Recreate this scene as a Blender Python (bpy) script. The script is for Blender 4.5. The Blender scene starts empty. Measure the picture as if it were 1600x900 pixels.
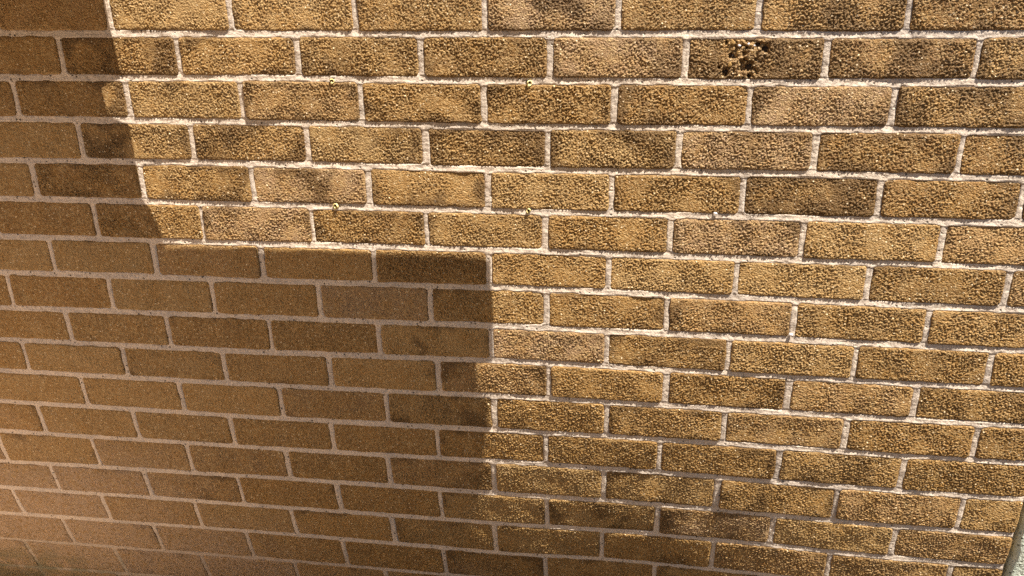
import bpy, math, random
import numpy as np

S = bpy.context.scene
# ---------------------------------------------------------------- camera
cam_d = bpy.data.cameras.new('camera')
cam = bpy.data.objects.new('camera', cam_d)
S.collection.objects.link(cam)
from mathutils import Matrix, Vector
_R = [[0.98934, -0.038096, 0.140553], [0.144999, 0.347084, -0.926557], [-0.013486, 0.93706, 0.348908]]
cam.matrix_world = Matrix.Translation((0.23072, -1.26743, 0.00627)) @ Matrix(_R).to_4x4()
cam_d.sensor_width = 36.0
cam_d.lens = 28.853
cam_d.clip_start = 0.02
cam_d.clip_end = 500.0
S.camera = cam

# ---------------------------------------------------------------- sky, sun, exposure
GRAZE = math.radians(11.5)      # angle between the sun's rays and the wall face
PHI = math.radians(20.0)       # how far the sun stands to the right of straight above
SUN = Vector((math.sin(PHI) * math.cos(GRAZE), -math.sin(GRAZE), math.cos(PHI) * math.cos(GRAZE)))
ELEV = math.asin(SUN.z)
AZ = math.atan2(SUN.x, SUN.y)

world = bpy.data.worlds.new('World')
S.world = world
world.use_nodes = True
wn = world.node_tree
wn.nodes.clear()
sky = wn.nodes.new('ShaderNodeTexSky')
sky.sky_type = 'NISHITA'
sky.sun_disc = False
sky.sun_elevation = ELEV
sky.sun_rotation = AZ
sky.dust_density = 1.2
bg = wn.nodes.new('ShaderNodeBackground')
bg.inputs['Strength'].default_value = 0.05
wo = wn.nodes.new('ShaderNodeOutputWorld')
wn.links.new(sky.outputs[0], bg.inputs[0])
wn.links.new(bg.outputs[0], wo.inputs[0])

sun_d = bpy.data.lights.new('sun', 'SUN')
sun_d.energy = 5.0
sun_d.angle = math.radians(0.25)
sun_d.color = (1.0, 0.95, 0.87)
sun = bpy.data.objects.new('sun', sun_d)
sun.rotation_euler = SUN.to_track_quat('Z', 'Y').to_euler()
sun.location = (2, -2, 6)
S.collection.objects.link(sun)

S.cycles.use_denoising = False     # keep the brick grain crisp
S.cycles.max_bounces = 5
S.cycles.diffuse_bounces = 4
S.cycles.glossy_bounces = 2
S.render.filter_size = 0.8
S.view_settings.view_transform = 'Standard'
S.view_settings.look = 'None'
S.view_settings.exposure = 1.58
S.view_settings.gamma = 1.0
S.view_settings.use_curve_mapping = False

rng = np.random.default_rng(11)
random.seed(5)

# ---------------------------------------------------------------- helpers
def link(name, me, mat=None, parent=None, loc=(0, 0, 0)):
    o = bpy.data.objects.new(name, me)
    S.collection.objects.link(o)
    o.location = loc
    if parent is not None:
        o.parent = parent
    if mat is not None and me is not None:
        me.materials.append(mat)
    return o

def tag(o, label, cat=None, group=None, kind=None):
    if label: o['label'] = label
    if cat: o['category'] = cat
    if group: o['group'] = group
    if kind: o['kind'] = kind
    return o

def mesh_np(name, V, F, smooth=True):
    """V (n,3), F (m,4) arrays -> mesh"""
    V = np.asarray(V, dtype=np.float32); F = np.asarray(F, dtype=np.int32)
    me = bpy.data.meshes.new(name)
    k = F.shape[1]
    me.vertices.add(len(V)); me.vertices.foreach_set('co', V.ravel())
    me.loops.add(F.size); me.loops.foreach_set('vertex_index', F.ravel())
    me.polygons.add(len(F))
    me.polygons.foreach_set('loop_start', np.arange(0, F.size, k, dtype=np.int32))
    me.polygons.foreach_set('loop_total', np.full(len(F), k, dtype=np.int32))
    me.update(calc_edges=True)
    me.polygons.foreach_set('use_smooth', np.full(len(F), smooth))
    me.validate()
    return me

class NT:
    """small node-tree helper"""
    def __init__(self, name):
        self.m = bpy.data.materials.new(name); self.m.use_nodes = True
        self.m.cycles.use_bump_map_correction = False   # steep grain under a raking sun
        self.t = self.m.node_tree; self.t.nodes.clear()
        self.out = self.t.nodes.new('ShaderNodeOutputMaterial')
        self.bsdf = self.t.nodes.new('ShaderNodeBsdfPrincipled')
        self.t.links.new(self.bsdf.outputs[0], self.out.inputs[0])
    def n(self, typ, **kw):
        nd = self.t.nodes.new(typ)
        for k, v in kw.items(): setattr(nd, k, v)
        return nd
    def l(self, a, b): self.t.links.new(a, b)
    def set(self, sock, v):
        if hasattr(v, 'is_output'): self.l(v, sock)
        else: sock.default_value = v
    def math(self, op, a, b=0.0, clamp=False):
        nd = self.n('ShaderNodeMath', operation=op, use_clamp=clamp)
        self.set(nd.inputs[0], a); self.set(nd.inputs[1], b)
        return nd.outputs[0]
    def vmath(self, op, a, b):
        nd = self.n('ShaderNodeVectorMath', operation=op)
        self.set(nd.inputs[0], a); self.set(nd.inputs[1], b)
        return nd.outputs[0]
    def mix(self, fac, a, b, mode='MIX'):
        nd = self.n('ShaderNodeMix', data_type='RGBA', blend_type=mode)
        self.set(nd.inputs[0], fac)
        for s, v in ((nd.inputs[6], a), (nd.inputs[7], b)):
            if isinstance(v, tuple): s.default_value = (*v, 1.0)[:4]
            else: self.l(v, s)
        return nd.outputs[2]
    def ramp(self, v, lo, hi, a=0.0, b=1.0):
        nd = self.n('ShaderNodeMapRange', interpolation_type='SMOOTHSTEP')
        self.set(nd.inputs[0], v)
        for i, x in zip((1, 2, 3, 4), (lo, hi, a, b)): nd.inputs[i].default_value = x
        return nd.outputs[0]
    def noise(self, co, scale, detail=2.0, rough=0.5, out=0):
        nd = self.n('ShaderNodeTexNoise')
        self.l(co, nd.inputs['Vector']); nd.inputs['Scale'].default_value = scale
        nd.inputs['Detail'].default_value = detail; nd.inputs['Roughness'].default_value = rough
        return nd.outputs[out]
    def voro(self, co, scale, out='Distance', feature='F1', rand=1.0):
        nd = self.n('ShaderNodeTexVoronoi', feature=feature)
        self.l(co, nd.inputs['Vector']); nd.inputs['Scale'].default_value = scale
        nd.inputs['Randomness'].default_value = rand
        return nd.outputs[out]
    def bump(self, h, dist, strength=1.0, normal=None):
        nd = self.n('ShaderNodeBump')
        nd.inputs['Strength'].default_value = strength
        self.set(nd.inputs['Distance'], dist)
        self.l(h, nd.inputs['Height'])
        if normal is not None: self.l(normal, nd.inputs['Normal'])
        return nd.outputs[0]

# ---------------------------------------------------------------- materials
def brick_material():
    t = NT('fired_brick')
    pos = t.n('ShaderNodeNewGeometry').outputs['Position']
    oi = t.n('ShaderNodeObjectInfo')
    off = t.math('MULTIPLY', oi.outputs['Random'], 7.3)
    co = t.vmath('ADD', pos, off)
    # --- finest relief; the coarse torn grain is modelled in the mesh
    a = t.noise(co, 420.0, 2.0, 0.6)
    t.l(t.bump(a, 0.0034, 1.0), t.bsdf.inputs['Normal'])
    # --- colour
    col = oi.outputs['Color']
    tone = t.noise(co, 34.0, 3.0, 0.6)
    col = t.mix(t.ramp(tone, 0.35, 0.72, 0.0, 0.6), col, (0.30, 0.155, 0.036))
    mott = t.noise(co, 190.0, 2.0, 0.6)
    col = t.mix(t.ramp(mott, 0.42, 0.66, 0.0, 0.45), col, (0.47, 0.32, 0.14))
    # soft dark clouds, commonest near the arrises
    gen = t.n('ShaderNodeTexCoord').outputs['Generated']
    gs = t.n('ShaderNodeSeparateXYZ'); t.l(gen, gs.inputs[0])
    ex = t.math('ABSOLUTE', t.math('SUBTRACT', gs.outputs[0], 0.5))
    ez = t.math('ABSOLUTE', t.math('SUBTRACT', gs.outputs[2], 0.5))
    edge = t.math('MAXIMUM', t.ramp(ex, 0.36, 0.50), t.ramp(ez, 0.22, 0.50))
    smudge = t.noise(co, 12.0, 4.0, 0.65)
    smudge = t.math('ADD', smudge, t.math('MULTIPLY', edge, 0.10))
    smudge = t.math('ADD', smudge, t.math('MULTIPLY', t.math('SUBTRACT', oi.outputs['Alpha'], 0.5), 0.22))
    col = t.mix(t.ramp(smudge, 0.56, 0.72, 0.0, 0.78), col, (0.105, 0.054, 0.014))
    # pale grog grains and dark specks
    vd = t.voro(co, 210.0)
    vc = t.voro(co, 210.0, 'Color')
    sep = t.n('ShaderNodeSeparateColor'); t.l(vc, sep.inputs[0])
    pale = t.math('MULTIPLY', t.ramp(vd, 0.34, 0.16), t.ramp(sep.outputs[0], 0.82, 0.86))
    dark = t.math('MULTIPLY', t.ramp(vd, 0.34, 0.18), t.ramp(sep.outputs[1], 0.91, 0.94))
    col = t.mix(t.math('MULTIPLY', pale, 0.85), col, (0.74, 0.58, 0.36))
    # dried splash dust plus painted ground bounce light, lowest courses, thickest at the left
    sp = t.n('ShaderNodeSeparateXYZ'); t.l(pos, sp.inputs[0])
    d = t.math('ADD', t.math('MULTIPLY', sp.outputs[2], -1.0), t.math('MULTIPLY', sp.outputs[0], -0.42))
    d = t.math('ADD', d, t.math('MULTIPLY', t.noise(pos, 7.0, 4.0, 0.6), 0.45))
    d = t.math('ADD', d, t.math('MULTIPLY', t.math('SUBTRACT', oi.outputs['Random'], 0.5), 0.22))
    dust_bounce = t.ramp(d, 1.32, 1.70, 0.0, 0.62)
    dust_bounce = t.math('MULTIPLY', dust_bounce, t.ramp(t.noise(co, 120.0, 3.0, 0.65), 0.36, 0.56, 0.25, 1.0))
    col = t.mix(dust_bounce, col, (0.40, 0.285, 0.195))
    col = t.mix(t.math('MULTIPLY', dark, 0.8), col, (0.055, 0.030, 0.014))
    # thin green film in the corner
    m = t.math('MULTIPLY', t.ramp(sp.outputs[2], -1.15, -1.24), t.ramp(sp.outputs[0], -0.80, -1.12))
    m = t.math('MULTIPLY', m, t.ramp(t.noise(pos, 22.0, 3.0, 0.6), 0.32, 0.60))
    col = t.mix(t.math('MULTIPLY', m, 0.45), col, (0.060, 0.075, 0.022))
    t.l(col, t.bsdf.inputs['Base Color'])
    t.bsdf.inputs['Roughness'].default_value = 0.6
    t.bsdf.inputs['Specular IOR Level'].default_value = 0.32
    return t.m

def mortar_material():
    t = NT('lime_mortar')
    pos = t.n('ShaderNodeNewGeometry').outputs['Position']
    g = t.noise(pos, 420.0, 3.0, 0.65)
    vd = t.voro(pos, 125.0); vc = t.voro(pos, 125.0, 'Color')
    sep = t.n('ShaderNodeSeparateColor'); t.l(vc, sep.inputs[0])
    sel = t.ramp(sep.outputs[0], 0.74, 0.77)
    pit = t.math('MULTIPLY', t.ramp(vd, 0.26, 0.14), sel)
    h = t.math('SUBTRACT', g, t.math('MULTIPLY', pit, 2.2))
    n1 = t.bump(t.noise(pos, 60.0, 2.0, 0.5), 0.003)
    t.l(t.bump(h, 0.0009, 1.0, n1), t.bsdf.inputs['Normal'])
    big = t.noise(pos, 9.0, 3.0, 0.6)
    col = t.mix(t.ramp(big, 0.3, 0.7), (0.63, 0.51, 0.39), (0.52, 0.43, 0.345))
    grain = t.noise(pos, 330.0, 2.0, 0.6)
    col = t.mix(t.ramp(grain, 0.50, 0.66, 0.0, 0.55), col, (0.26, 0.19, 0.135))
    col = t.mix(t.math('MULTIPLY', pit, 0.85), col, (0.055, 0.045, 0.035))
    sp = t.n('ShaderNodeSeparateXYZ'); t.l(pos, sp.inputs[0])
    # damp, dirt-washed joints near the ground at the left
    m = t.math('MULTIPLY', t.ramp(sp.outputs[2], -1.02, -1.18), t.ramp(sp.outputs[0], 0.10, -0.6))
    col = t.mix(t.math('MULTIPLY', m, 0.75), col, (0.36, 0.27, 0.19))
    m = t.math('MULTIPLY', t.ramp(sp.outputs[2], -1.14, -1.22), t.ramp(sp.outputs[0], -0.70, -1.08))
    m = t.math('MULTIPLY', m, t.ramp(t.noise(pos, 22.0, 3.0, 0.6), 0.30, 0.58))
    col = t.mix(t.math('MULTIPLY', m, 0.6), col, (0.060, 0.075, 0.025))
    t.l(col, t.bsdf.inputs['Base Color'])
    t.bsdf.inputs['Roughness'].default_value = 0.95
    t.bsdf.inputs['Specular IOR Level'].default_value = 0.1
    return t.m

def simple_material(name, c1, c2, scale, rough=0.8, bump=0.0, bscale=None, metallic=0.0, speck=None):
    t = NT(name)
    pos = t.n('ShaderNodeNewGeometry').outputs['Position']
    f = t.noise(pos, scale, 4.0, 0.6)
    col = t.mix(t.ramp(f, 0.3, 0.7), c1, c2)
    if speck:
        vd = t.voro(pos, speck[0]); vc = t.voro(pos, speck[0], 'Color')
        sep = t.n('ShaderNodeSeparateColor'); t.l(vc, sep.inputs[0])
        k = t.math('MULTIPLY', t.ramp(vd, 0.42, 0.25), t.ramp(sep.outputs[0], speck[1], speck[1] + 0.04))
        col = t.mix(k, col, speck[2])
    t.l(col, t.bsdf.inputs['Base Color'])
    if bump:
        t.l(t.bump(t.noise(pos, bscale or scale * 4, 4.0, 0.6), bump), t.bsdf.inputs['Normal'])
    t.bsdf.inputs['Roughness'].default_value = rough
    t.bsdf.inputs['Metallic'].default_value = metallic
    t.bsdf.inputs['Specular IOR Level'].default_value = 0.25
    return t.m

M_BRICK = brick_material()
M_MORTAR = mortar_material()
M_CONC = simple_material('weathered_concrete', (0.62, 0.64, 0.52), (0.50, 0.54, 0.43), 30.0, 0.95, 0.0030, 190.0, speck=(160.0, 0.62, (0.16, 0.17, 0.12)))
M_SOIL = simple_material('dark_soil', (0.055, 0.042, 0.028), (0.10, 0.075, 0.05), 9.0, 1.0, 0.02, 60.0)
M_BOUNCE_PAVE = simple_material('sandy_bounce', (0.50, 0.40, 0.30), (0.43, 0.34, 0.26), 12.0, 0.9, 0.002, 160.0)
M_BOUNCE = simple_material('cream_bounce', (0.74, 0.57, 0.42), (0.67, 0.51, 0.37), 6.0, 0.95, 0.002, 120.0)
M_BLOCKER = simple_material('blocker_boards', (0.050, 0.034, 0.022), (0.080, 0.055, 0.035), 18.0, 0.9, 0.003, 40.0)
M_CASTER = simple_material('caster_steel', (0.20, 0.19, 0.17), (0.15, 0.14, 0.13), 14.0, 0.55, 0.0006, 90.0)
M_PLUG = simple_material('aged_plastic', (0.76, 0.63, 0.29), (0.60, 0.48, 0.19), 160.0, 0.6, 0.0006, 400.0)
M_HOLE_SHADE = simple_material('hole_shade', (0.018, 0.012, 0.008), (0.050, 0.028, 0.014), 260.0, 0.85, 0.0012, 420.0)  # near-black colour standing in for shade inside pits and holes
M_FLINT = simple_material('white_flint', (0.86, 0.80, 0.78), (0.72, 0.66, 0.62), 300.0, 0.5, 0.0004, 600.0)
M_OCHRE = simple_material('ochre_clay', (0.30, 0.175, 0.055), (0.22, 0.125, 0.040), 120.0, 0.9, 0.0014, 330.0)

# ---------------------------------------------------------------- the wall's measured coursing
BED={
 1:[ (-0.8027,-0.0604), (-0.3601,-0.0637), (0.0440,-0.0663), (0.4143,-0.0686), (0.7548,-0.0703) ],
 2:[ (-0.8208,-0.1308), (-0.3689,-0.1314), (0.0430,-0.1348), (0.4205,-0.1357), (0.7672,-0.1355) ],
 3:[ (-0.8385,-0.1998), (-0.3779,-0.2013), (0.0421,-0.2037), (0.4267,-0.2030), (0.7800,-0.2032) ],
 4:[ (-0.8564,-0.2699), (-0.3867,-0.2692), (0.0412,-0.2721), (0.4329,-0.2704), (0.7930,-0.2716) ],
 5:[ (-0.8743,-0.3397), (-0.3958,-0.3390), (0.0402,-0.3400), (0.4392,-0.3389), (0.8057,-0.3388) ],
 6:[ (-0.8923,-0.4099), (-0.4047,-0.4081), (0.0393,-0.4060), (0.4456,-0.4073), (0.8188,-0.4079) ],
 7:[ (-0.9099,-0.4783), (-0.4134,-0.4757), (0.0384,-0.4716), (0.4517,-0.4738), (0.8317,-0.4759) ],
 8:[ (-0.9285,-0.5494), (-0.4226,-0.5451), (0.0374,-0.5419), (0.4581,-0.5429), (0.8447,-0.5438) ],
 9:[ (-0.9477,-0.6167), (-0.4327,-0.6150), (0.0362,-0.6077), (0.4646,-0.6104), (0.8580,-0.6117) ],
 10:[ (-0.9689,-0.6855), (-0.4437,-0.6839), (0.0346,-0.6784), (0.4713,-0.6787), (0.8715,-0.6780) ],
 11:[ (-0.9930,-0.7577), (-0.4563,-0.7570), (0.0326,-0.7521), (0.4783,-0.7480), (0.8862,-0.7485) ],
 12:[ (-1.0194,-0.8316), (-0.4699,-0.8297), (0.0304,-0.8233), (0.4860,-0.8218), (0.9016,-0.8200) ],
 13:[ (-1.0510,-0.9138), (-0.4850,-0.9043), (0.0275,-0.9014), (0.4940,-0.8963), (0.9186,-0.8967) ],
 14:[ (-1.0823,-0.9896), (-0.5023,-0.9840), (0.0242,-0.9807), (0.5019,-0.9685), (0.9351,-0.9692) ],
 15:[ (-1.1181,-1.0712), (-0.5207,-1.0632), (0.0203,-1.0655), (0.5105,-1.0443), (0.9513,-1.0382) ],
 16:[ (-1.1603,-1.1611), (-0.5427,-1.1512), (0.0160,-1.1486), (0.5191,-1.1199), (0.9693,-1.1127) ],
 17:[ (-1.2124,-1.2649), (-0.5677,-1.2448), (0.0109,-1.2363), (0.5277,-1.1931), (0.9873,-1.1851) ],
}
HEAD={
 0:[ -0.6053, -0.4002, -0.1977, 0.0030, 0.2006, 0.3993, 0.6009 ], 
 1:[ -0.7022, -0.4965, -0.2962, -0.0977, 0.1012, 0.3003, 0.4981, 0.7003 ], 
 2:[ -0.8009, -0.5966, -0.3979, -0.1983, -0.0014, 0.1985, 0.3970, 0.5987 ], 
 3:[ -0.6972, -0.4945, -0.2944, -0.0972, 0.0981, 0.2982, 0.4971, 0.7000 ], 
 4:[ -0.7998, -0.5978, -0.3980, -0.1964, 0.0018, 0.1985, 0.3980, 0.5978, 0.7967 ], 
 5:[ -0.6979, -0.4978, -0.3005, -0.1032, 0.0941, 0.2925, 0.4941, 0.6963 ], 
 6:[ -0.7975, -0.5990, -0.3979, -0.1973, 0.0002, 0.1972, 0.3993, 0.5992, 0.8008 ], 
 7:[ -0.8986, -0.6969, -0.4985, -0.3011, -0.1028, 0.0964, 0.2944, 0.4946, 0.6971 ], 
 8:[ -0.7964, -0.5968, -0.4002, -0.1986, 0.0007, 0.1976, 0.3979, 0.5975, 0.8004 ], 
 9:[ -0.9043, -0.6989, -0.4997, -0.2967, -0.0961, 0.1000, 0.3000, 0.4998, 0.6994 ], 
 10:[ -0.8017, -0.5998, -0.4006, -0.1970, 0.0019, 0.2010, 0.4016, 0.6004, 0.8044 ], 
 11:[ -0.9153, -0.7116, -0.5110, -0.3103, -0.1071, 0.0937, 0.2959, 0.4992, 0.7016 ], 
 12:[ -1.0302, -0.8205, -0.6169, -0.4113, -0.2081, -0.0049, 0.1990, 0.4021, 0.6044, 0.8088 ], 
 13:[ -0.9388, -0.7291, -0.5261, -0.3199, -0.1134, 0.0931, 0.3002, 0.5046, 0.7115 ], 
 14:[ -1.0579, -0.8482, -0.6392, -0.4294, -0.2190, -0.0109, 0.1987, 0.4061, 0.6114, 0.8177 ], 
 15:[ -0.9714, -0.7562, -0.5457, -0.3346, -0.1212, 0.0867, 0.3022 ], 
 16:[ -1.1025, -0.8804, -0.6724, -0.4571 ], 
}

X_LEFT, X_RIGHT = -1.48, 0.903
C_TOP, C_BOT = -10, 19               # courses built, 0..16 seen in the photograph
Z_GROUND = -1.385

def wall_y(x, z):
    """added bulge: the lower wall leans back so the raking sun dims there"""
    t = np.clip((np.asarray(x) - 0.15) / 0.6, 0, 1)
    w = 1 - 0.48 * t * t * (3 - 2 * t)
    return 0.215 * np.maximum(0, -0.50 - np.asarray(z)) ** 2 * w

def bed_z(k, x):
    if k < 1: return bed_z(1, x) + (1 - k) * 0.0685
    if k > 17: return bed_z(17, x) - (k - 17) * 0.0690
    P = BED[k]
    return np.interp(x, [q[0] for q in P], [q[1] for q in P])

def heads(c):
    if c in HEAD: h = list(HEAD[c])
    else: h = [0.0 if c % 2 == 0 else 0.1]
    while h[0] > X_LEFT + 0.13: h.insert(0, h[0] - 0.2015 + rng.normal(0, 0.001))
    while h[-1] < X_RIGHT - 0.12: h.append(h[-1] + 0.2005 + rng.normal(0, 0.001))
    h = [q for q in h if X_LEFT + 0.02 < q < X_RIGHT - 0.05]
    return [X_LEFT] + h + [X_RIGHT]

NARROW = {(5, -0.3005): 0.0052, (5, -0.4978): 0.0055, (9, -0.4985): 0.0060}
bricks = []
for c in range(C_TOP, C_BOT + 1):
    hs = heads(c)
    wd = [NARROW.get((c, round(q, 4)), float(np.clip(rng.normal(0.0088, 0.0010), 0.006, 0.0115))) for q in hs]
    for i in range(len(hs) - 1):
        xl = hs[i] + (wd[i] / 2 if i > 0 else 0)
        xr = hs[i + 1] - (wd[i + 1] / 2 if i + 1 < len(hs) - 1 else 0)
        t0, t1 = np.clip(rng.normal(0.0048, 0.0004, 2), 0.0038, 0.0058)
        bricks.append(dict(c=c, xl=xl, xr=xr, tt=t0, tb=t1))
for b in bricks:
    xm = (b['xl'] + b['xr']) / 2
    b['xm'] = xm
    b['zm'] = float(bed_z(b['c'], xm) + bed_z(b['c'] + 1, xm)) / 2
    b['dist'] = math.hypot((xm - 0.0) * 0.75, b['zm'] + 0.58)
bricks.sort(key=lambda b: b['dist'])

CHIP = (1, 0.3003)      # the damaged brick starts at this head joint

def sines(n, lmin, lmax):
    k = 2 * math.pi / rng.uniform(lmin, lmax, n); a = rng.uniform(0, 2 * math.pi, n); p = rng.uniform(0, 2 * math.pi, n)
    w = rng.uniform(0.4, 1.0, n); w /= np.sqrt((w ** 2).sum() / 2)
    def f(x, z):
        s = 0
        for i in range(n): s = s + w[i] * np.sin(k[i] * (np.cos(a[i]) * x + np.sin(a[i]) * z) + p[i])
        return s
    return f

_perm = np.random.default_rng(3).permutation(4096)
_ang = np.random.default_rng(4).uniform(0, 2 * math.pi, 4096)
def perlin(x, z, lam, seed=0):
    """2D gradient noise, roughly -0.7..0.7, feature length lam (m)"""
    x = x / lam + seed * 17.31; z = z / lam + seed * 5.77
    xi = np.floor(x).astype(np.int64); zi = np.floor(z).astype(np.int64)
    fx = x - xi; fz = z - zi
    def g(ix, iz):
        h = _perm[(_perm[(ix + 2048) & 4095] + iz) & 4095]
        a = _ang[h]
        return np.cos(a) * (x - ix) + np.sin(a) * (z - iz)
    sx = fx * fx * fx * (fx * (fx * 6 - 15) + 10); sz = fz * fz * fz * (fz * (fz * 6 - 15) + 10)
    a = g(xi, zi) * (1 - sx) + g(xi + 1, zi) * sx
    b = g(xi, zi + 1) * (1 - sx) + g(xi + 1, zi + 1) * sx
    return a * (1 - sz) + b * sz

def grain(x, z, b):
    """torn wire-cut face: short flakes, smoother where the clay was dragged"""
    sd_ = b['seed']
    h = perlin(x, z, 0.0030, sd_) * 1.0 + perlin(x, z, 0.0021, sd_ + 1) * 0.7
    h = h + perlin(x, z, 0.0095, sd_ + 2) * 0.30
    rough = np.clip(1.0 + 1.5 * perlin(x, z, 0.042, sd_ + 3), 0.40, 1.35)
    return -GRAIN * b['rough'] * rough * h

GRAIN = 0.00155
STEP = 0.00105

def chip_px(u, v):     # marks on the damaged brick, measured in photograph pixels
    return 0.3539 + (1100 + u / 9 - 1132) * 0.000976, -0.0736 - (40 + v / 9 - 60) * 0.000898

PITS = [(320, 235, 3.2), (400, 425, 5.4), (830, 320, 8.5), (730, 260, 5.5), (640, 575, 8.2), (335, 655, 7.0), (655, 705, 5.0), (560, 390, 4.5), (250, 590, 3.0)]

def brick_arrays(b, nx=26, nz=12, fine=None):
    """rounded, slightly warped brick head as a grid with a skirt running back into the mortar"""
    def axis(n, half):
        if b['near']:
            e = np.array([0, 0.0006, 0.0014])
            m = max(4, int(2 * (half - 0.0026) / (STEP if b['open'] else 0.0020)))
            return np.concatenate([-half + e, np.linspace(-half + 0.0026, half - 0.0026, m), (half - e)[::-1]])
        e = np.array([0, 0.0007, 0.0016, 0.0030, 0.0055])
        mid = np.linspace(-half + 0.0095, half - 0.0095, n - 10)
        return np.concatenate([-half + e, mid, (half - e)[::-1]])
    hx = (b['xr'] - b['xl']) / 2
    hz = 0.5
    ux = axis(nx, hx)
    zt = lambda x: bed_z(b['c'], x) - b['tt']
    zb = lambda x: bed_z(b['c'] + 1, x) + b['tb']
    hz0 = float(zt(b['xm']) - zb(b['xm'])) / 2
    uz = axis(nz, hz0)
    GX, GZ = np.meshgrid(ux, uz)
    r = b['r']
    ax, az = np.abs(GX), np.abs(GZ)
    qx = np.clip((ax - (hx - r)) / r, 0, 1); qz = np.clip((az - (hz0 - r)) / r, 0, 1)
    cx = qx * np.sqrt(1 - qz ** 2 / 2); cz = qz * np.sqrt(1 - qx ** 2 / 2)
    corner = (qx > 0) & (qz > 0)
    X = np.where(corner, np.sign(GX) * (hx - r + r * cx), GX)
    Z = np.where(corner, np.sign(GZ) * (hz0 - r + r * cz), GZ)
    inset = np.where(corner, r - r * np.hypot(cx, cz), np.minimum(hx - np.abs(X), hz0 - np.abs(Z)))
    inset = np.maximum(inset, 0)
    rb = b['rb']
    k = np.clip(rb - inset, 0, None)
    dep = rb - np.sqrt(np.maximum(rb * rb - k * k, 0))
    dep = dep + b['da'] * np.clip(1 - inset / b['la'], 0, 1) ** 2
    xw = b['xm'] + X
    zw_c = (zt(xw) + zb(xw)) / 2
    zw = zw_c + Z * ((zt(xw) - zb(xw)) / 2) / hz0
    # wobbly arrises
    near = np.exp(-inset / 0.004)
    wob = sines(7, 0.012, 0.06)
    zw = zw + near * np.sign(Z) * 0.00045 * wob(xw, zw)
    xw = xw + near * np.sign(X) * 0.00045 * wob(xw + 3, zw)
    warp = sines(8, 0.05, 0.16)(xw, zw) * 0.00030 + sines(8, 0.018, 0.045)(xw, zw) * 0.00007
    if b['near']: warp = warp + grain(xw, zw, b) * np.clip(0.25 + inset / 0.003, 0, 1)
    y = wall_y(xw, zw) + b['dy'] + dep + warp + b['tx'] * (xw - b['xm']) + b['tz'] * (zw - b['zm'])
    if fine is not None: y = y + fine(xw, zw)
    V = np.stack([xw, y, zw], -1).reshape(-1, 3)
    F = []
    n0, n1 = GX.shape
    idx = np.arange(n0 * n1).reshape(n0, n1)
    F = np.stack([idx[:-1, :-1], idx[:-1, 1:], idx[1:, 1:], idx[1:, :-1]], -1).reshape(-1, 4)
    ring = np.concatenate([idx[0, :], idx[1:, -1], idx[-1, -2::-1], idx[-2:0:-1, 0]])
    back = V[ring].copy(); back[:, 1] += 0.050
    base = len(V)
    V = np.concatenate([V, back])
    j = np.arange(len(ring)); jn = (j + 1) % len(ring)
    SK = np.stack([ring[j], base + j, base + jn, ring[jn]], -1)
    F = np.concatenate([F, SK])
    return V, F

TINTS = [(0.260, 0.155, 0.062), (0.245, 0.142, 0.052), (0.285, 0.178, 0.078), (0.270, 0.165, 0.080), (0.225, 0.128, 0.046), (0.295, 0.190, 0.088)]
wall = bpy.data.objects.new('brick_wall', None)
S.collection.objects.link(wall)
wall.location = (0, 0, Z_GROUND)
tag(wall, 'tan brick wall in running bond with pale raked mortar joints', 'wall')

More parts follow.
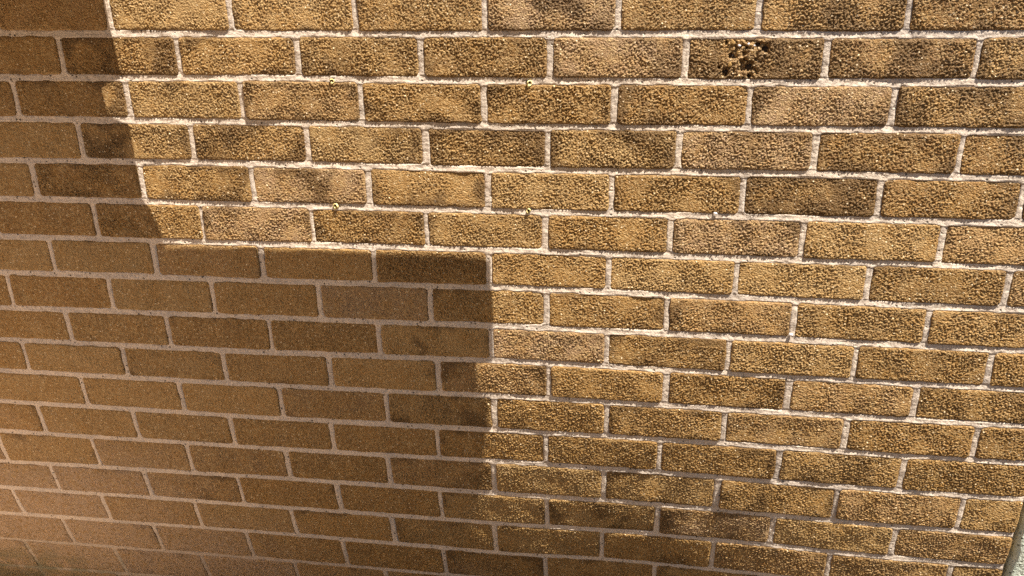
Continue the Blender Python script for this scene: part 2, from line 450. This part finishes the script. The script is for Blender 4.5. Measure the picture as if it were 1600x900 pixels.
_Ri = Matrix(_R).transposed()
def in_view(b):
    for ex in (-1, 1):
        for ez in (-1, 1):
            q = _Ri @ (Vector((b['xm'] + ex * 0.1, 0.02, b['zm'] + ez * 0.034)) - Vector((0.23072, -1.26743, 0.00627)))
            f = 28.853 / 36.0
            if abs(q.x / -q.z * f) < 0.53 and abs(q.y / -q.z * f) < 0.31: return True
    return False
PINK = [(3, 0.2982), (5, 0.2925), (0, 0.0030), (1, 0.1012), (4, -0.3980), (5, -0.4978), (8, 0.0008), (2, 0.3970), (12, -0.8057), (7, -0.3012), (13, 0.2989)]
rest_V, rest_F, rest_n = [], [], 0
for n, b in enumerate(bricks):
    b['dy'] = float(rng.normal(0, 0.00035))
    b['tx'] = float(rng.normal(0, 0.006))
    b['tz'] = float(rng.normal(0, 0.009))
    b['r'] = float(rng.uniform(0.0042, 0.0075))
    b['rb'] = float(rng.uniform(0.0009, 0.0016))
    b['da'] = float(rng.uniform(0.0009, 0.0014)); b['la'] = float(rng.uniform(0.0035, 0.0060))
    b['seed'] = n * 3 + 1
    b['rough'] = float(np.clip(rng.normal(1.0, 0.13), 0.7, 1.3))
    b['near'] = in_view(b)
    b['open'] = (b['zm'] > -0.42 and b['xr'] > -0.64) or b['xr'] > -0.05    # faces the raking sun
    if not b['open']: b['rough'] *= 0.75
    tint = np.array(TINTS[rng.integers(len(TINTS))]) * rng.uniform(0.84, 1.16) * np.array((1.0, 0.93, 0.74))
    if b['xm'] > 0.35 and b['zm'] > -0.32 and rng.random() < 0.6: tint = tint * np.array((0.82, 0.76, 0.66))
    if any(b['c'] == c_ and abs(b['xl'] - x_) < 0.008 for c_, x_ in PINK): tint = np.array((0.285, 0.174, 0.086)) * rng.uniform(0.92, 1.08)
    if n < 298:
        if b['c'] == CHIP[0] and abs(b['xl'] - CHIP[1]) < 0.01:
            pits = [(*chip_px(u, v), q * 0.00075) for u, v, q in PITS]
            def fine(x, z):
                q = np.hypot((x - 0.3820) / 0.019, (z + 0.100) / 0.027)
                m = np.clip(1.45 - q + 0.9 * perlin(x, z, 0.012, 77), 0, 1)
                hole = np.clip((perlin(x, z, 0.0105, 71) + 0.6 * perlin(x, z, 0.005, 72) - 0.05) * 3.2, 0, 1) * m
                for px, pz, pr in pits:
                    d = np.hypot((x - px) * 1.1, z - pz) / pr + 0.9 * perlin(x, z, 0.006, 73)
                    hole = np.maximum(hole, np.clip(1.35 - d, 0, 1))
                return 0.0052 * hole ** 0.8 + m * 0.0012 * perlin(x, z, 0.004, 74)
            V, F = brick_arrays(b, 150, 52, fine); chip_n = len(V)
        else:
            V, F = brick_arrays(b)
        org = np.array([b['xm'], 0.0, b['zm']])
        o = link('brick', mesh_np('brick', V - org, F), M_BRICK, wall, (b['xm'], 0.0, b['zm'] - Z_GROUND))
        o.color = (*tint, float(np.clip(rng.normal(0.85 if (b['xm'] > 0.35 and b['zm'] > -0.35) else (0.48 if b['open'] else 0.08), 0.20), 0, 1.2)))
        if b['c'] == CHIP[0] and abs(b['xl'] - CHIP[1]) < 0.01: o['chipped'] = 1; o.color[3] = 0.72
    else:
        V, F = brick_arrays(b, 14, 12)
        rest_V.append(V); rest_F.append(F + rest_n); rest_n += len(V)
if rest_V:
    o = link('brick_courses', mesh_np('brick_courses', np.concatenate(rest_V) - np.array([0, 0, Z_GROUND]), np.concatenate(rest_F)), M_BRICK, wall)
    o.color = (0.275, 0.15, 0.055, 0.5)
    o['kind'] = 'stuff'

# mortar: one hollow-tooled sheet, grown from the distance to the nearest brick
z_top = float(bed_z(C_TOP, 0)); z_bot0 = float(bed_z(C_BOT + 1, 0)) - 0.01
def mortar_sheet(SX, SZ, z_bot, z_end):
    gx = np.arange(X_LEFT, X_RIGHT + 1e-6, SX)
    gz = np.arange(z_bot, z_end, SZ)
    sd = np.full((len(gz), len(gx)), 0.02, dtype=np.float32)
    for b in bricks:
        i0 = max(0, int((b['xl'] - 0.014 - X_LEFT) / SX)); i1 = min(len(gx), int((b['xr'] + 0.014 - X_LEFT) / SX) + 2)
        zc = b['zm']
        j0 = max(0, int((zc - 0.052 - z_bot) / SZ)); j1 = min(len(gz), int((zc + 0.052 - z_bot) / SZ) + 2)
        if i1 <= i0 or j1 <= j0: continue
        x = gx[i0:i1]; z = gz[j0:j1]
        zt = bed_z(b['c'], x) - b['tt']; zb = bed_z(b['c'] + 1, x) + b['tb']
        px = np.abs(x - b['xm']) - (b['xr'] - b['xl']) / 2
        pz = np.abs(z[:, None] - ((zt + zb) / 2)[None, :]) - ((zt - zb) / 2)[None, :]
        px = np.broadcast_to(px[None, :], pz.shape)
        r = b['r']
        q = np.hypot(np.maximum(px + r, 0), np.maximum(pz + r, 0)) + np.minimum(np.maximum(px + r, pz + r), 0) - r
        sd[j0:j1, i0:i1] = np.minimum(sd[j0:j1, i0:i1], q)
    wob = sines(14, 0.01, 0.07)
    GX, GZ = np.meshgrid(gx, gz)
    W = wob(GX, GZ)
    s = sd + 0.0007 * perlin(GX, GZ, 0.012, 910)
    hollow = np.clip(s / 0.0047, 0, 1.15)
    dep = 0.0006 + 0.0006 * (1 - (1 - hollow) ** 2) + np.maximum(-s, 0) * 1.3 + 0.00018 * W
    dep = dep + 0.00035 * perlin(GX, GZ, 0.0065, 900) + 0.0009 * np.clip(perlin(GX, GZ, 0.006, 905) - 0.33, 0, 1) * 4
    # shrinkage gap along the arrises
    dep = dep + 0.0017 * np.exp(-((s - 0.0004) / 0.0007) ** 2) * np.clip(0.35 + 2.2 * perlin(GX, GZ, 0.03, 920), 0, 1)
    # struck joints: each bed joint leans back towards its top, so its lower lip faces the sky
    lean = np.zeros_like(GX)
    for k in range(C_TOP, C_BOT + 2):
        tz = GZ - bed_z(k, gx)[None, :]
        lean = np.where(np.abs(tz) < 0.0075, np.clip(tz / 0.005, -1.2, 1.0), lean)
    dep = dep + 0.00045 * lean
    Y = wall_y(GX, GZ) + dep
    keep = s > -0.0030
    cell = keep[:-1, :-1] | keep[:-1, 1:] | keep[1:, 1:] | keep[1:, :-1]
    idx = np.arange(GX.size).reshape(GX.shape)
    F = np.stack([idx[:-1, :-1], idx[:-1, 1:], idx[1:, 1:], idx[1:, :-1]], -1)[cell]
    used = np.unique(F)
    remap = np.full(GX.size, -1, dtype=np.int64); remap[used] = np.arange(len(used))
    V = np.stack([GX, Y, GZ - Z_GROUND], -1).reshape(-1, 3)[used]
    link('mortar', mesh_np('mortar', V, remap[F]), M_MORTAR, wall)
mortar_sheet(0.0026, 0.0010, z_bot0, 0.03)
mortar_sheet(0.0060, 0.0024, 0.0301, z_top)

def box_arrays(x0, x1, y0, y1, z0, z1):
    V = np.array([(x, y, z) for z in (z0, z1) for y in (y0, y1) for x in (x0, x1)], float)
    F = np.array([(0, 2, 3, 1), (4, 5, 7, 6), (0, 1, 5, 4), (2, 6, 7, 3), (0, 4, 6, 2), (1, 3, 7, 5)])
    return V, F

def bevelled(name, V, F, w, mat, parent=None, loc=(0, 0, 0), seg=2):
    me = mesh_np(name, V, F, False)
    import bmesh
    bm = bmesh.new(); bm.from_mesh(me)
    bmesh.ops.recalc_face_normals(bm, faces=bm.faces)
    bmesh.ops.bevel(bm, geom=bm.edges[:], offset=w, segments=seg, affect='EDGES', profile=0.5)
    bm.to_mesh(me); bm.free()
    return link(name, me, mat, parent, loc)

# masonry core behind the face
bevelled('masonry_core', *box_arrays(X_LEFT + 0.002, X_RIGHT - 0.004, 0.200, 0.34, 0.0, z_top - Z_GROUND - 0.004), 0.002, M_MORTAR, wall)

# ---------------------------------------------------------------- concrete pier past the open joint
pier = bpy.data.objects.new('concrete_pier', None)
S.collection.objects.link(pier); pier.location = (1.02, 0.1, Z_GROUND)
tag(pier, 'grey green pitted concrete pier beside the right end of the brick wall', 'pier')
nx, nz = 40, 160
ux = np.linspace(0.9135, 1.16, nx); uz = np.linspace(Z_GROUND, 0.7, nz)
PX, PZ = np.meshgrid(ux, uz)
edge = np.clip((0.008 - (PX - 0.9135)) / 0.008, 0, 1)
PY = 0.004 + 0.006 * edge ** 2 + sines(12, 0.02, 0.09)(PX, PZ) * 0.0006 + wall_y(np.full_like(PX, 0.9), PZ)
PX = PX + sines(9, 0.02, 0.1)(PX, PZ) * 0.0008 * (edge > 0)
V = np.stack([PX - 1.02, PY - 0.1, PZ - Z_GROUND], -1).reshape(-1, 3)
idx = np.arange(PX.size).reshape(PX.shape)
F = np.stack([idx[:-1, :-1], idx[:-1, 1:], idx[1:, 1:], idx[1:, :-1]], -1).reshape(-1, 4)
ring = np.concatenate([idx[0, :], idx[1:, -1], idx[-1, -2::-1], idx[-2:0:-1, 0]])
bk = V[ring].copy(); bk[:, 1] = 0.16
base = len(V); V = np.concatenate([V, bk]); j = np.arange(len(ring)); jn = (j + 1) % len(ring)
F = np.concatenate([F, np.stack([ring[j], base + j, base + jn, ring[jn]], -1)])
link('pier_shaft', mesh_np('pier_shaft', V, F), M_CONC, pier)

# ---------------------------------------------------------------- ground, with unseen pale slabs added at the left to bounce light
g = 60.0
Vg = np.array([(-g, -g, Z_GROUND - 0.03), (g, -g, Z_GROUND - 0.03), (g, g, Z_GROUND - 0.03), (-g, g, Z_GROUND - 0.03)])
tag(link('ground', mesh_np('ground', Vg, np.array([(0, 1, 2, 3)])), M_SOIL), None, None, None, 'structure')
paving = bpy.data.objects.new('bounce_path', None)
S.collection.objects.link(paving); paving['kind'] = 'structure'
paving.location = (-2.2, -1.0, Z_GROUND - 0.03)
bounce_slab = None
for ix in range(5):
    for iy in range(5):
        if bounce_slab is None:
            bounce_slab = bevelled('bounce_slab', *box_arrays(-0.297, 0.297, -0.297, 0.297, 0.0, 0.05), 0.006, M_BOUNCE_PAVE, paving)
            o = bounce_slab
        else:
            o = bounce_slab.copy(); S.collection.objects.link(o); o.parent = paving
        o.location = (1.15 - ix * 0.6 , 0.66 - iy * 0.6, random.uniform(-0.004, 0.003))

# ---------------------------------------------------------------- unseen wall added at the left to bounce warm sunlight
reflector = bevelled('bounce_wall', *box_arrays(-0.1, 0.1, -1.9, 0.0, 0.0, 1.75), 0.006, M_BOUNCE, None, (X_LEFT - 0.105, 0.0, Z_GROUND))
tag(reflector, 'unseen cream wall added at the left to bounce sunlight', 'wall')

# ---------------------------------------------------------------- unseen board screen added behind the viewer to cut low sky light
blocker = bpy.data.objects.new('sky_blocker', None)
S.collection.objects.link(blocker); blocker.location = (1.8, -3.3, Z_GROUND - 0.03)
tag(blocker, 'added unseen dark boarded fence across the yard, behind the viewer', 'blocker')
blocker_plank = None
for i in range(38):
    if blocker_plank is None:
        blocker_plank = bevelled('blocker_plank', *box_arrays(-0.078, 0.078, -0.011, 0.011, 0.0, 2.5), 0.003, M_BLOCKER, blocker, seg=1); o = blocker_plank
    else:
        o = blocker_plank.copy(); S.collection.objects.link(o); o.parent = blocker
    o.location = (-3.0 + i * 0.161, random.uniform(-0.004, 0.004), random.uniform(-0.02, 0.01))
for h in (0.45, 2.0):
    bevelled('blocker_rail', *box_arrays(-3.08, 3.04, -0.055, -0.016, h, h + 0.09), 0.003, M_BLOCKER, blocker, seg=1)

# ---------------------------------------------------------------- unseen shadow caster, outline traced back from the shadow, deepened to block sky
Z_CASTER = 0.045
def cast(x, z, bulge=True):
    """plan point (x, distance from the wall) whose shadow falls on the wall at x, z"""
    sft = Z_CASTER - z
    return x + sft * math.tan(PHI), -(sft * math.tan(GRAZE) / math.cos(PHI)) + (float(wall_y(x, z)) if bulge else 0)
plan = [(-1.45, -0.002), cast(-0.607, 0.035), cast(-0.602, -0.128), cast(-0.640, -0.146), cast(-0.638, -0.190), cast(-0.603, -0.206), cast(-0.600, -0.33), cast(-0.572, -0.42), cast(0.004, -0.424), cast(0.004, -0.608), cast(-0.030, -0.618), cast(-0.030, -0.672), cast(-0.012, -0.684), (0.50, -0.24), (0.66, -0.34), (0.66, -0.85), (-0.10, -0.85), (-0.40, -0.30), (-1.45, -0.26)]
n = len(plan)
caster_obj = bpy.data.objects.new('caster', None)
S.collection.objects.link(caster_obj); caster_obj.location = (-0.6, 0.0, Z_CASTER)
tag(caster_obj, 'added unseen steel canopy bracketed to the brick wall above the picture', 'caster')
V = np.array([(x + 0.6, y, h) for h in (0.0, 0.004) for x, y in plan])
me = bpy.data.meshes.new('caster_deck')
me.from_pydata([tuple(v) for v in V], [], [tuple(range(n))[::-1], tuple(range(n, 2 * n))] + [(i, (i + 1) % n, n + (i + 1) % n, n + i) for i in range(n)])
link('caster_deck', me, M_CASTER, caster_obj)
for x in (-1.3, -0.85):
    Vb = np.array([(x - 0.004 + 0.6 + dx, y, z) for dx in (0, 0.008) for y, z in ((0.0, 0.012), (-0.22, 0.012), (-0.22, 0.03), (0.0, 0.20))])
    bevelled('caster_bracket', Vb, np.array([(0, 1, 2, 3), (7, 6, 5, 4), (0, 4, 5, 1), (1, 5, 6, 2), (2, 6, 7, 3), (3, 7, 4, 0)]), 0.001, M_CASTER, caster_obj)

# ---------------------------------------------------------------- marks on the damaged brick
def pebble(name, x, y, z, r, mat, parent, squash=(1, 1, 1), sub=2):
    import bmesh
    bm = bmesh.new(); bmesh.ops.create_icosphere(bm, subdivisions=sub, radius=1.0)
    f = sines(6, 1.2, 3.0)
    P = np.array([v.co[:] for v in bm.verts])
    k = 1 + 0.22 * f(P[:, 0] + P[:, 1] * 0.7, P[:, 2])
    for v, kk in zip(bm.verts, k): v.co = Vector((v.co.x * r * squash[0] * kk, v.co.y * r * squash[1] * kk, v.co.z * r * squash[2] * kk))
    me = bpy.data.meshes.new(name); bm.to_mesh(me); bm.free()
    for p in me.polygons: p.use_smooth = True
    return link(name, me, mat, parent, (x, y, z))

chip_brick = next(o for o in wall.children if o.get('chipped'))
del chip_brick['chipped']
cb = Vector((chip_brick.location.x, 0, chip_brick.location.z + Z_GROUND))
for u, v, q in (PITS[1], PITS[2], PITS[3], PITS[4], PITS[5], PITS[6]):
    x, z = chip_px(u, v)
    pebble('hole_shade', x - cb.x, 0.0044, z - cb.z, q * 0.00062, M_HOLE_SHADE, chip_brick, (1.1, 0.35, 1.0))  # dark lumps paint the shade inside the pits
for u, v, q in ((490, 285, 2.2), (605, 257, 1.5), (682, 280, 1.3)):
    x, z = chip_px(u, v)
    pebble('flint_chip', x - cb.x, -0.0006, z - cb.z, q * 0.0009, M_FLINT, chip_brick, (1.0, 0.7, 1.0))
for u, v, q in ((400, 245, 3.6), (385, 545, 4.2), (470, 380, 2.8), (660, 370, 2.4)):
    x, z = chip_px(u, v)
    pebble('clay_lump', x - cb.x, 0.0, z - cb.z, q * 0.0009, M_OCHRE, chip_brick, (0.8, 0.35, 1.2))

# ---------------------------------------------------------------- four old fixing plugs in the bed joints
def plug(x, z, rot, label, scale):
    e = bpy.data.objects.new('wall_plug', None)
    S.collection.objects.link(e)
    e.location = (x, 0.0002, z)
    tag(e, label, 'wall plug', 'old sign fixings')
    N = 14
    V, F = [], []
    for k, (rr, yy) in enumerate(((0.0028, 0.010), (0.0028, -0.0012), (0.0036, -0.0022), (0.0044, -0.0018), (0.0046, 0.0008))):
        for i in range(N):
            a = 2 * math.pi * i / N
            cut = 0.0014 if (i % N) in (3, 4) else 0.0
            V.append((rr * scale * math.cos(a), yy + cut + 0.0009 * math.sin(2 * a + rot), rr * scale * math.sin(a) * 0.9))
    for k in range(4):
        for i in range(N):
            F.append((k * N + i, k * N + (i + 1) % N, (k + 1) * N + (i + 1) % N, (k + 1) * N + i))
    c = link('sleeve', mesh_np('sleeve', np.array(V), np.array(F)), M_PLUG, e)
    c.rotation_euler = (0.35 * math.cos(rot), rot, 0.3 * math.sin(rot))
    V = [(0.0027 * scale * math.cos(2 * math.pi * i / N), yy, 0.0025 * scale * math.sin(2 * math.pi * i / N)) for yy in (0.0005, 0.006) for i in range(N)]
    me = bpy.data.meshes.new('hole_plug')
    me.from_pydata(V, [], [tuple(range(N))] + [(i, (i + 1) % N, N + (i + 1) % N, N + i) for i in range(N)])
    d = link('hole', me, M_HOLE_SHADE, e); d.rotation_euler = c.rotation_euler  # black disc paints the dark inside the plug
    pebble('shade_lump', 0.003 * math.cos(rot + 1), 0.0005, 0.0036, 0.0026 * scale, M_HOLE_SHADE, e, (1.3, 0.6, 0.7), 1)  # black lump paints the shade beside the plug
    pebble('fibre', -0.001, -0.001, -0.0035, 0.0024 * scale, M_PLUG, e, (0.8, 0.7, 1.3), 1)
plug(-0.2429, -0.1350, 0.4, 'dull yellow broken plug in the bed joint, upper left of the four', 0.9)
plug(0.0696, -0.1375, 2.0, 'pale yellow plug with trailing lip in the bed joint, upper right of the four', 1.0)
plug(-0.2550, -0.3375, 3.6, 'bright yellow plug standing out of the bed joint, lower left of the four', 1.15)
plug(0.0673, -0.3372, 5.2, 'small yellow plug sunk in the bed joint, lower right of the four', 0.85)


# ---------------------------------------------------------------- small marks elsewhere on the wall
pebble('flint_chip', 0.4925, -0.0008, -0.5330 - Z_GROUND, 0.0030, M_FLINT, wall, (1.0, 0.6, 0.9))
pebble('flint_chip', 0.3600, -0.0006, -0.3345 - Z_GROUND, 0.0024, M_FLINT, wall, (1.3, 0.5, 0.8))
pebble('hole_shade', -0.6630, -0.0002, -0.3735 - Z_GROUND, 0.0030, M_HOLE_SHADE, wall, (1.0, 0.35, 0.8))  # dark lump paints the shade of a small hole
pebble('flint_chip', -0.6655, -0.0004, -0.3760 - Z_GROUND, 0.0016, M_OCHRE, wall, (1.3, 0.5, 0.8))
